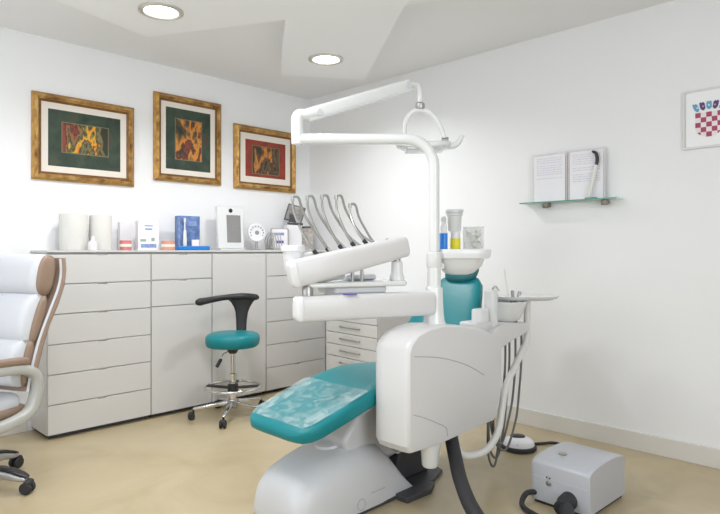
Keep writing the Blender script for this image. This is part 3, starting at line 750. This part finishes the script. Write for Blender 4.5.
m = MB(); m.lathe([(0, -.02), (.018, -.02), (.02, .016), (0, .018)], c=K(.142, -.176), axis=rt, n=16); m.obj('lamp_pivot', 'steel', head)
m = MB(); m.tube([K(.13, -.205), K(.175, -.206), K(.205, -.195), K(.228, -.165), K(.240, -.145)], [.018, .018, .017, .013, .011], n=12); m.obj('lamp_handle', 'wtube', head)

# lower instrument arm
l0 = Q(-2.155, -2.418, .983); l1 = Q(-1.475, -2.685, .985)
m = MB(); m.bar(l0, l1, .045, .060, n=4.5, end=.03, N=32, k=6); la = m.obj('lower_arm', 'unit', t, ang=50)
dl = (l1-l0).normalized()
m = MB(); m.bar(l0-dl*.004, l0+dl*.05, .0465, .0615, n=4.5, end=.028, N=32, k=6); m.obj('end_cap', 'white', la, ang=50)
# joint between lower and upper arm
m = MB(); m.lathe([(0, 1.040), (.026, 1.040), (.026, 1.075), (.022, 1.085), (0, 1.085)], c=(l0+dl*.06).xy.to_3d(), n=18); m.obj('arm_joint', 'steel', t)
# delivery table under the upper bar
side = V((dl.y*-1, dl.x, 0)); side = side if side.dot(fw) > 0 else -side     # pointing away from the camera
def T(a, b, z): # a along the arm from l0, b sideways away, absolute z
    v = l0+dl*a+side*b; return V((v.x, v.y, z))
m = MB()
pl = [(.06, -.02), (.56, -.02), (.585, .02), (.585, .22), (.52, .29), (.12, .29), (.06, .24)]
m.prism(pl, lambda a, b, d: T(a, b, d), 1.075, 1.10); m.obj('table_tray', 'wtube', t, bevel=.010)
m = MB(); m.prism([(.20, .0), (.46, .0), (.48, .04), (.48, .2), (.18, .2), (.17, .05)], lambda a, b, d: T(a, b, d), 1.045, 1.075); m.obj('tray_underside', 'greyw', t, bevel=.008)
m = MB(); m.prism([(.22, -.036), (.29, -.036), (.285, -.05), (.24, -.052)], lambda a, b, d: T(a, b, d), 1.042, 1.048); m.obj('badge', 'purple', la)
m = MB(); m.bar(T(.12, .05, 1.108), T(.26, .06, 1.125), .03, .012, end=.01); m.obj('table_pad', 'greyw', t)
m = MB(); m.bar(T(.30, .16, 1.115), T(.46, .16, 1.115), .06, .016, n=3, end=.012); m.obj('table_cover', 'greyw', t)
for k in (0, 1):
    m = MB(); m.lathe([(0, 1.10), (.008, 1.10), (.008, 1.155), (0, 1.157)], c=T(.30+k*.05, .04, 0), n=12); m.obj('table_pin', 'steel', t)
m = MB(); m.lathe([(0, 1.098), (.036, 1.098), (.038, 1.115), (.031, 1.13), (.027, 1.19), (.022, 1.195), (0, 1.195)], c=T(.535, .03, 0), n=24); m.obj('table_post', 'wtube', t)
m = MB(); m.lathe([(0, 1.19), (.018, 1.19), (.018, 1.225), (0, 1.225)], c=T(.535, .03, 0), n=18); m.obj('post_joint', 'steel', t)
# upper bar (instrument holder), rising towards the pole
u0 = T(-.025, .0, 1.137); u1 = T(.590, .03, 1.272)
m = MB(); m.bar(u0, u1, .045, .064, n=4.5, end=.03, N=32, k=6, b1=.052); ub = m.obj('instrument_bar', 'unit', t, ang=50)
du = (u1-u0).normalized()
m = MB(); m.bar(u0-du*.003, u0+du*.05, .0465, .0655, n=4.5, end=.028, N=32, k=6); m.obj('end_cap', 'white', ub, ang=50)
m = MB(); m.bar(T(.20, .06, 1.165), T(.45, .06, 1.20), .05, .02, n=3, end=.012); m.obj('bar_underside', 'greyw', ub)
# white cup holder at the left end
m = MB(); m.lathe([(0, 1.155), (.036, 1.155), (.042, 1.165), (.047, 1.240), (.055, 1.243), (.057, 1.25), (.054, 1.270), (.048, 1.272), (.044, 1.26), (0, 1.26)], c=T(.015, .075, 0), n=28); m.obj('cup_holder', 'white', t)
m = MB(); m.bar(T(-.02, .07, 1.21), T(.12, .10, 1.225), .03, .018, n=3, end=.012); m.obj('side_tray', 'white', t)
# five instrument whips
for k in range(5):
    a = .060+k*.064; zb = 1.214+(a+.058)*.2; ap = .036+k*.0745
    up_h = (1.500, 1.506, 1.512, 1.514, 1.474)[k]
    base = T(a+.058, .055, zb)
    pk = T(ap, .15, up_h)
    f_ = lambda q, h: T((a+.058)*(1-q)+ap*q-.012*math.sin(q*3.1), .055+.095*q, zb+(up_h-zb)*h)
    w1 = [base, f_(.33, .26), f_(.65, .52), f_(.92, .76), pk+V((0, 0, -.012))]
    whip = MB().tube(w1, [.0075, .0065, .0055, .0055], n=10).obj('instrument_whip', 'steel', t)
    w2 = [pk+V((0, 0, -.014)), pk+V((0, 0, .004))+dl*.006, pk+dl*.030+V((0, 0, .0)), pk+dl*.052+side*.01+V((0, 0, -.055)), pk+dl*.078+side*.0+V((0, 0, -.11)), pk+dl*.125-side*.03+V((0, 0, -.19)), T(ap+.15, .03, 1.205+(ap+.15)*.2)]
    MB().tube(w2, .0062, n=10).obj('whip_hose', 'hose', whip)
    m = MB(); m.lathe([(0, -.012), (.010, -.012), (.010, .012), (0, .012)], c=base, axis=(T(a, .1, zb+.075)-base), n=12); m.obj('whip_socket', 'black', whip)
    m = MB(); m.lathe([(0, -.01), (.009, -.01), (.009, .012), (0, .012)], c=pk+V((0, 0, -.005)), n=12); m.obj('whip_end', 'steel', whip)
m = MB(); m.tube([T(.0, .115, 1.375), T(.075, .115, 1.372)], .006, n=8, smooth=False); m.obj('whip_crossbar', 'dark', t)

# upper shelf tray on the pole
tc = Q(-1.297, -2.723, 0)
def TR(a, b, z): v = tc+rt*a+fw*b; return V((v.x, v.y, z))
m = MB()
def tray_ring(z, a, b, off=0): return sring(TR(off, 0, z), rt, fw, a, b, 3.2, 40)
m.loft([tray_ring(1.206, .135, .105), tray_ring(1.208, .143, .113), tray_ring(1.228, .147, .117), tray_ring(1.249, .148, .118), tray_ring(1.254, .145, .115), tray_ring(1.254, .139, .109), tray_ring(1.247, .136, .106)])
tr = m.obj('bottle_tray', 'white', t, ang=50)
m = MB(); m.loft([tray_ring(1.122, .045, .035, -.014), tray_ring(1.132, .075, .055, -.014), tray_ring(1.165, .110, .08, -.010), tray_ring(1.214, .126, .096, -.008)]); m.obj('tray_body', 'wtube', tr, ang=50)
m = MB(); m.lathe([(0, 1.165), (.036, 1.165), (.038, 1.17), (.038, 1.235), (.034, 1.24), (0, 1.24)], n=24); m.obj('pole_clamp', 'wtube', t)
m = MB(); m.lathe([(0, -.012), (.018, -.012), (.02, .008), (0, .01)], c=TR(-.115, -.06, 1.168), axis=fw, n=16); m.obj('clamp_knob', 'steel', t)
TB = 1.2472
def place(nm, prof, a, b, mt, label, cat, group=None, parts=()):
    v = TR(a, b, TB)+U
    th = thing(nm, label, cat, v, 0, group)
    m = MB(); m.lathe(prof, n=24); m.obj('container', mt, th)
    for pn_, pr, mm in parts:
        m = MB(); m.lathe(pr, n=24); m.obj(pn_, mm, th)
place('spray_bottle', [(0, .0), (.017, 0), (.020, .004), (.020, .088), (0, .089)], -.095, -.03, 'blue2', 'slim bottle with blue liquid next to the pole', 'bottle', None,
      [('upper_bottle', [(.0185, .089), (.0185, .12), (.013, .135), (.012, .15), (0, .15)], 'clear2'), ('cap', [(0, .15), (.014, .15), (.014, .165), (.009, .175), (0, .176)], 'greyw')])
place('medicine_jar', [(0, 0), (.024, 0), (.0255, .004), (.0255, .078), (.022, .084), (0, .084)], -.032, -.01, 'white', 'small white jar with a yellow label on the bottle tray', 'jar', None,
      [('yellow_label', [(.0258, .008), (.0264, .009), (.0264, .062), (.0258, .063)], 'yellow'), ('lid', [(0, .084), (.024, .084), (.025, .09), (.024, .098), (0, .099)], 'white')])
v = TR(-.036, -.008, TB+.0992)+U
th = thing('plastic_cup', 'clear plastic cup stack standing on the yellow labelled jar', 'cup', v)
m = MB(); m.lathe([(0, 0), (.030, 0), (.033, .004), (.037, .078), (.042, .082), (.042, .098), (.045, .10), (.045, .108), (.040, .109), (.038, .10), (.030, .01), (0, .008)], n=28); m.obj('cup', 'clear2', th)
m = MB(); m.lathe([(.040, .094), (.046, .096), (.046, .112), (.040, .112)], n=28); m.obj('rim', 'greyw', th)
th = thing('cotton_dispenser', 'clear square dispenser full of cotton rolls on the tray', 'container', TR(.062, -.005, TB)+U, R(-45.4))
m = MB(); w_ = .048; h_ = .118
for a, b in (((-w_, -w_*.8, 0), (w_, -w_*.8+.003, h_)), ((-w_, w_*.8-.003, 0), (w_, w_*.8, h_)), ((-w_, -w_*.8+.003, 0), (-w_+.003, w_*.8-.003, h_)), ((w_-.003, -w_*.8+.003, 0), (w_, w_*.8-.003, h_)), ((-w_+.003, -w_*.8+.003, 0), (w_-.003, w_*.8-.003, .004))): m.box(a, b)
m.obj('clear_box', 'clear', th)
m = MB().box((-w_-.002, -w_*.8-.002, h_), (w_+.002, w_*.8+.002, h_+.006)); m.obj('lid', 'clear2', th, bevel=.002)
m = MB(); rd = random.Random(5)
for i in range(26):
    c = V((rd.uniform(-.030, .030), rd.uniform(-.022, .022), .016+i*.0031)); d_ = V((rd.uniform(-1, 1), rd.uniform(-1, 1), rd.uniform(-.4, .4))).normalized()*.012
    m.tube([c-d_, c+d_], .008, n=8, smooth=False)
m.obj('cotton_rolls', 'gaze', th)

# assistant side: pillar, basin, tray, hoses
m = MB()
m.prism([(-1.10, .74), (-1.05, .82), (-.95, .845), (-.72, .83), (-.66, .80), (-.70, .765), (-.85, .74), (-1.0, .70)], lambda a, b, d: Q(a, d, b), -2.775, -2.635)
m.obj('side_console', 'unit', t, bevel=.015)
m = MB(); m.bar(Q(-1.0, -2.715, .80), Q(-1.0, -2.715, 1.03), .032, .030, up=(1, 0, 0), n=3.5, end=.012); m.obj('water_pillar', 'wtube', t)
m = MB(); m.bar(Q(-1.085, -2.70, .80), Q(-1.085, -2.70, .93), .035, .05, up=(1, 0, 0), n=3.5, end=.012); m.obj('handpiece_cup', 'white', t)
m = MB(); m.box(Q(-1.18, -2.74, .80), Q(-1.03, -2.625, .862), bev=.012, seg=3); m.obj('console_step', 'unit', t)
m = MB(); m.tube([Q(-.985, -2.715, 1.02), Q(-.975, -2.715, 1.04), Q(-.95, -2.715, 1.045), Q(-.92, -2.715, 1.02)], .006, n=8); m.obj('filler_spout', 'chrome', t)
m = MB(); bc_ = Q(-.815, -2.70, 0)
m.lathe([(0, .835), (.05, .835), (.075, .85), (.092, .89), (.110, .935), (.117, .950), (.117, .955), (.109, .955), (.098, .925), (.07, .87), (0, .86)], c=bc_, n=36); m.obj('basin', 'wtube', t, ang=50)
m = MB(); m.lathe([(0, .828), (.062, .828), (.064, .836), (0, .838)], c=bc_, n=30); m.obj('basin_ring', 'dark', t)
# round instrument tray on its arm
m = MB(); m.loft([sring(Q(-.662, -2.735, z-.006), rt, fw, a, a*.62, 2.2, 40) for z, a in ((.962, .12), (.960, .15), (.970, .185), (.984, .200), (.984, .193), (.976, .18))]); m.obj('assistant_tray', 'wtube', t, ang=50)
m = MB(); m.tube([Q(-.72, -2.74, .975), Q(-.76, -2.73, .90), Q(-.80, -2.72, .80)], .013, n=12, smooth=False); m.obj('tray_support', 'wtube', t)
# white suction tube in a long bend
m = MB(); m.tube([Q(-.670, -2.753, .965), Q(-.670, -2.753, .85), Q(-.680, -2.753, .72), Q(-.80, -2.755, .595), Q(-.925, -2.764, .49), Q(-.985, -2.775, .38), Q(-1.04, -2.785, .27), Q(-1.135, -2.781, .195), Q(-1.25, -2.755, .178), Q(-1.34, -2.735, .22), Q(-1.36, -2.72, .35)], .0195, n=14); m.obj('white_tube', 'whiteh', t)
# hanging hose loops
for k, (xa, xb, zb, xm, ye) in enumerate(((-.86, -1.03, .045, 0, -2.72), (-.815, -1.02, .085, 0, -2.72), (-.765, -1.01, .16, 0, -2.73), (-.715, -1.0, .12, 0, -2.74))):
    m = MB(); z0 = .755+k*.008
    m.tube([Q(xa, ye, z0+.02), Q(xa, ye, .60), Q(xa-.025, ye, .42), Q(xa-.065, ye, zb+.14), Q((xa-.06+xb)/2, ye, zb), Q(xb, ye+.005, zb+.09), Q(xb+.01, ye+.01, .45), Q(xb+.015, ye+.01, .72)], .0062, n=10)
    m.obj('hanging_hose', 'hosed', t)
# hand tools standing in holders by the tray
def tool(nm, a, b, h, lean, mt, label):
    base = Q(a, b, .0)
    pass
for nm, x, y, h, ln, mt in (('syringe_handle', -.80, -2.635, .055, (-.012, .012), 'steel'), ('suction_tip', -.745, -2.672, .185, (-.020, .016), 'whiteh'), ('suction_holder', -.722, -2.69, .055, (-.006, .0), 'steel'), ('suction_holder', -.70, -2.71, .05, (.008, -.008), 'steel')):
    m = MB(); b0 = Q(x, y, .955); b1 = b0+V((ln[0], ln[1], h)); m.tube([b0+V((0, 0, -.10)), b0, b1], [.011, .008 if h > .12 else .010, .0045 if h > .12 else .010], n=10, smooth=False); m.obj(nm, mt, t)
m = MB(); m.bar(Q(-.95, -2.635, .86), Q(-.62, -2.655, .86), .022, .02, end=.01); m.obj('tool_rail', 'greyw', t)

# ------------------------------------------------------------------ foot control on the floor
t = thing('foot_control', 'round white foot control with black rubber ring on the floor', 'foot control', (-.50, -2.60, 0))
t.scale = (.84, .84, .9)
m = MB(); m.lathe([(0, 0), (.125, 0), (.132, .008), (.130, .025), (.118, .032), (0, .032)], n=36); m.obj('base_ring', 'rubber', t)
m = MB(); m.lathe([(.116, .030), (.112, .050), (.095, .068), (.06, .080), (.0, .083)], n=36); m.obj('dome', 'paper', t)
m = MB(); m.lathe([(0, 0), (.058, 0), (.055, .010), (.04, .017), (0, .019)], c=(.02, .02, .075), axis=(.1, .1, 1), n=28); m.obj('pedal_cap', 'black', t)
m = MB(); m.box((-.10, -.05, .045), (-.045, -.005, .065), rot=Matrix.Rotation(R(-20), 3, 'Y'), bev=.006); m.obj('button', 'dark', t)
m = MB(); m.tube([(.11, -.04, .014), (.20, -.09, .012), (.28, -.16, .012), (.22, -.33, .012), (.20, -.50, .012)], .010, n=10); m.obj('cable', 'rubber', t)

# ------------------------------------------------------------------ suction motor box
t = thing('suction_motor', 'white domed suction motor box on the floor by the right wall', 'motor box', (-.965, -3.20, 0), R(-2))
hx, hy = .195, .150
m = MB()
rings = []
def top(x, y): return .198+.048*(1-(x/hx)**2)**.5*(1-.25*(y/hy)**2) if abs(x) < hx else .198
N = 16
prof = [(-hx, .018)]+[(-hx*math.cos(math.pi*i/N), .193+.040*math.sin(math.pi*i/N)**.75) for i in range(N+1)]+[(hx, .018)]
for y, k in ((-hy, .975), (-hy+.006, .99), (-hy+.018, 1), (0, 1.0), (hy-.018, 1), (hy-.006, .99), (hy, .975)):
    rings.append([V((x*k, y, .018+(z-.018)*(k if k == 1 else k))) for x, z in prof])
m.loft(rings); hs = m.obj('housing', 'motor', t, ang=40, bevel=0)
m = MB(); m.box((-hx+.012, -hy+.012, 0), (hx-.012, hy-.012, .019)); m.obj('base', 'rubber', t)
m = MB(); m.box((-hx-.0008, -hy+.01, .135), (-hx+.001, hy-.01, .1375)); m.obj('seam', 'greyw', hs)
m = MB(); m.lathe([(0, 0), (.020, 0), (.022, .002), (.018, .005), (0, .005)], c=(-.075, .045, .2305), n=24); m.obj('vent_cap', 'steel', t)
m = MB(); m.lathe([(0, 0), (.012, 0), (.013, .004), (0, .008)], c=(-hx, .055, .115), axis=(-1, 0, 0), n=18); m.obj('switch', 'steel', t)
m = MB(); m.lathe([(0, 0), (.004, 0), (.004, .003), (0, .003)], c=(-hx, .050, .14), axis=(-1, 0, 0), n=10).lathe([(0, 0), (.004, 0), (.004, .003), (0, .003)], c=(-hx, .065, .142), axis=(-1, 0, 0), n=10); m.obj('indicator', 'dark', t)
m = MB(); m.lathe([(0, -.02), (.040, -.02), (.042, -.012), (.042, .045), (.036, .055), (.034, .10), (0, .10)], c=(-hx+.0, -.05, .063), axis=(-1, -.10, -.06), n=24); m.obj('hose_connector', 'rubber', t)
m = MB(); m.tube([(-hx+.005, .13, .050), (-hx-.05, .15, .050), (-hx-.13, .12, .022), (-hx-.17, .0, .016), (-hx-.20, -.12, .016), (-hx-.18, -.25, .016)], .013, n=12); m.obj('power_cable', 'rubber', t)

# ------------------------------------------------------------------ light
wd = bpy.data.worlds.new('world'); scene.world = wd; wd.use_nodes = True
bg = wd.node_tree.nodes['Background']; bg.inputs['Color'].default_value = (.86, .92, 1, 1); bg.inputs['Strength'].default_value = .45
def area(nm, loc, rot, sx, sy, e, col):
    L = bpy.data.lights.new(nm, 'AREA'); L.shape = 'RECTANGLE'; L.size = sx; L.size_y = sy; L.energy = e; L.color = col
    o = bpy.data.objects.new(nm, L); C.objects.link(o); o.location = loc; o.rotation_euler = rot; return o
area('daylight_window', (XL-.12, (wy0+wy1)/2, (wz0+wz1)/2), (0, R(-90), 0), wz1-wz0, wy1-wy0, 24, (.89, .945, 1))
area('added_rear_fill', ((rx0+rx1)/2, YB-.12, (wz0+wz1)/2), (R(90), 0, 0), rx1-rx0, wz1-wz0, 50, (.91, .955, 1))  # fill light added behind the camera, brightens the left wall and near faces
# unseen ceiling light without a fitting, added to brighten the walls
for x, y in ((-2.9, -2.3),):
    L = bpy.data.lights.new('added_ceiling_fill', 'AREA'); L.shape = 'DISK'; L.size = .6; L.energy = 22; L.color = (.97, .98, 1)
    o = bpy.data.objects.new('added_ceiling_fill', L); C.objects.link(o); o.location = (x, y, 2.62)

# ------------------------------------------------------------------ camera
cam = bpy.data.cameras.new('camera'); co = bpy.data.objects.new('camera', cam); C.objects.link(co); scene.camera = co
cam.sensor_width = 36; cam.lens = 592.4/720*36; cam.shift_y = -7/720
co.location = (-3.854, -4.51, 1.25)
yaw = math.atan2(.7027, .7115)
co.rotation_euler = (R(90), 0, yaw-R(90))
scene.view_settings.view_transform = 'Standard'; scene.view_settings.look = 'None'
scene.view_settings.exposure = 0.17; scene.view_settings.gamma = 1; scene.view_settings.use_curve_mapping = False
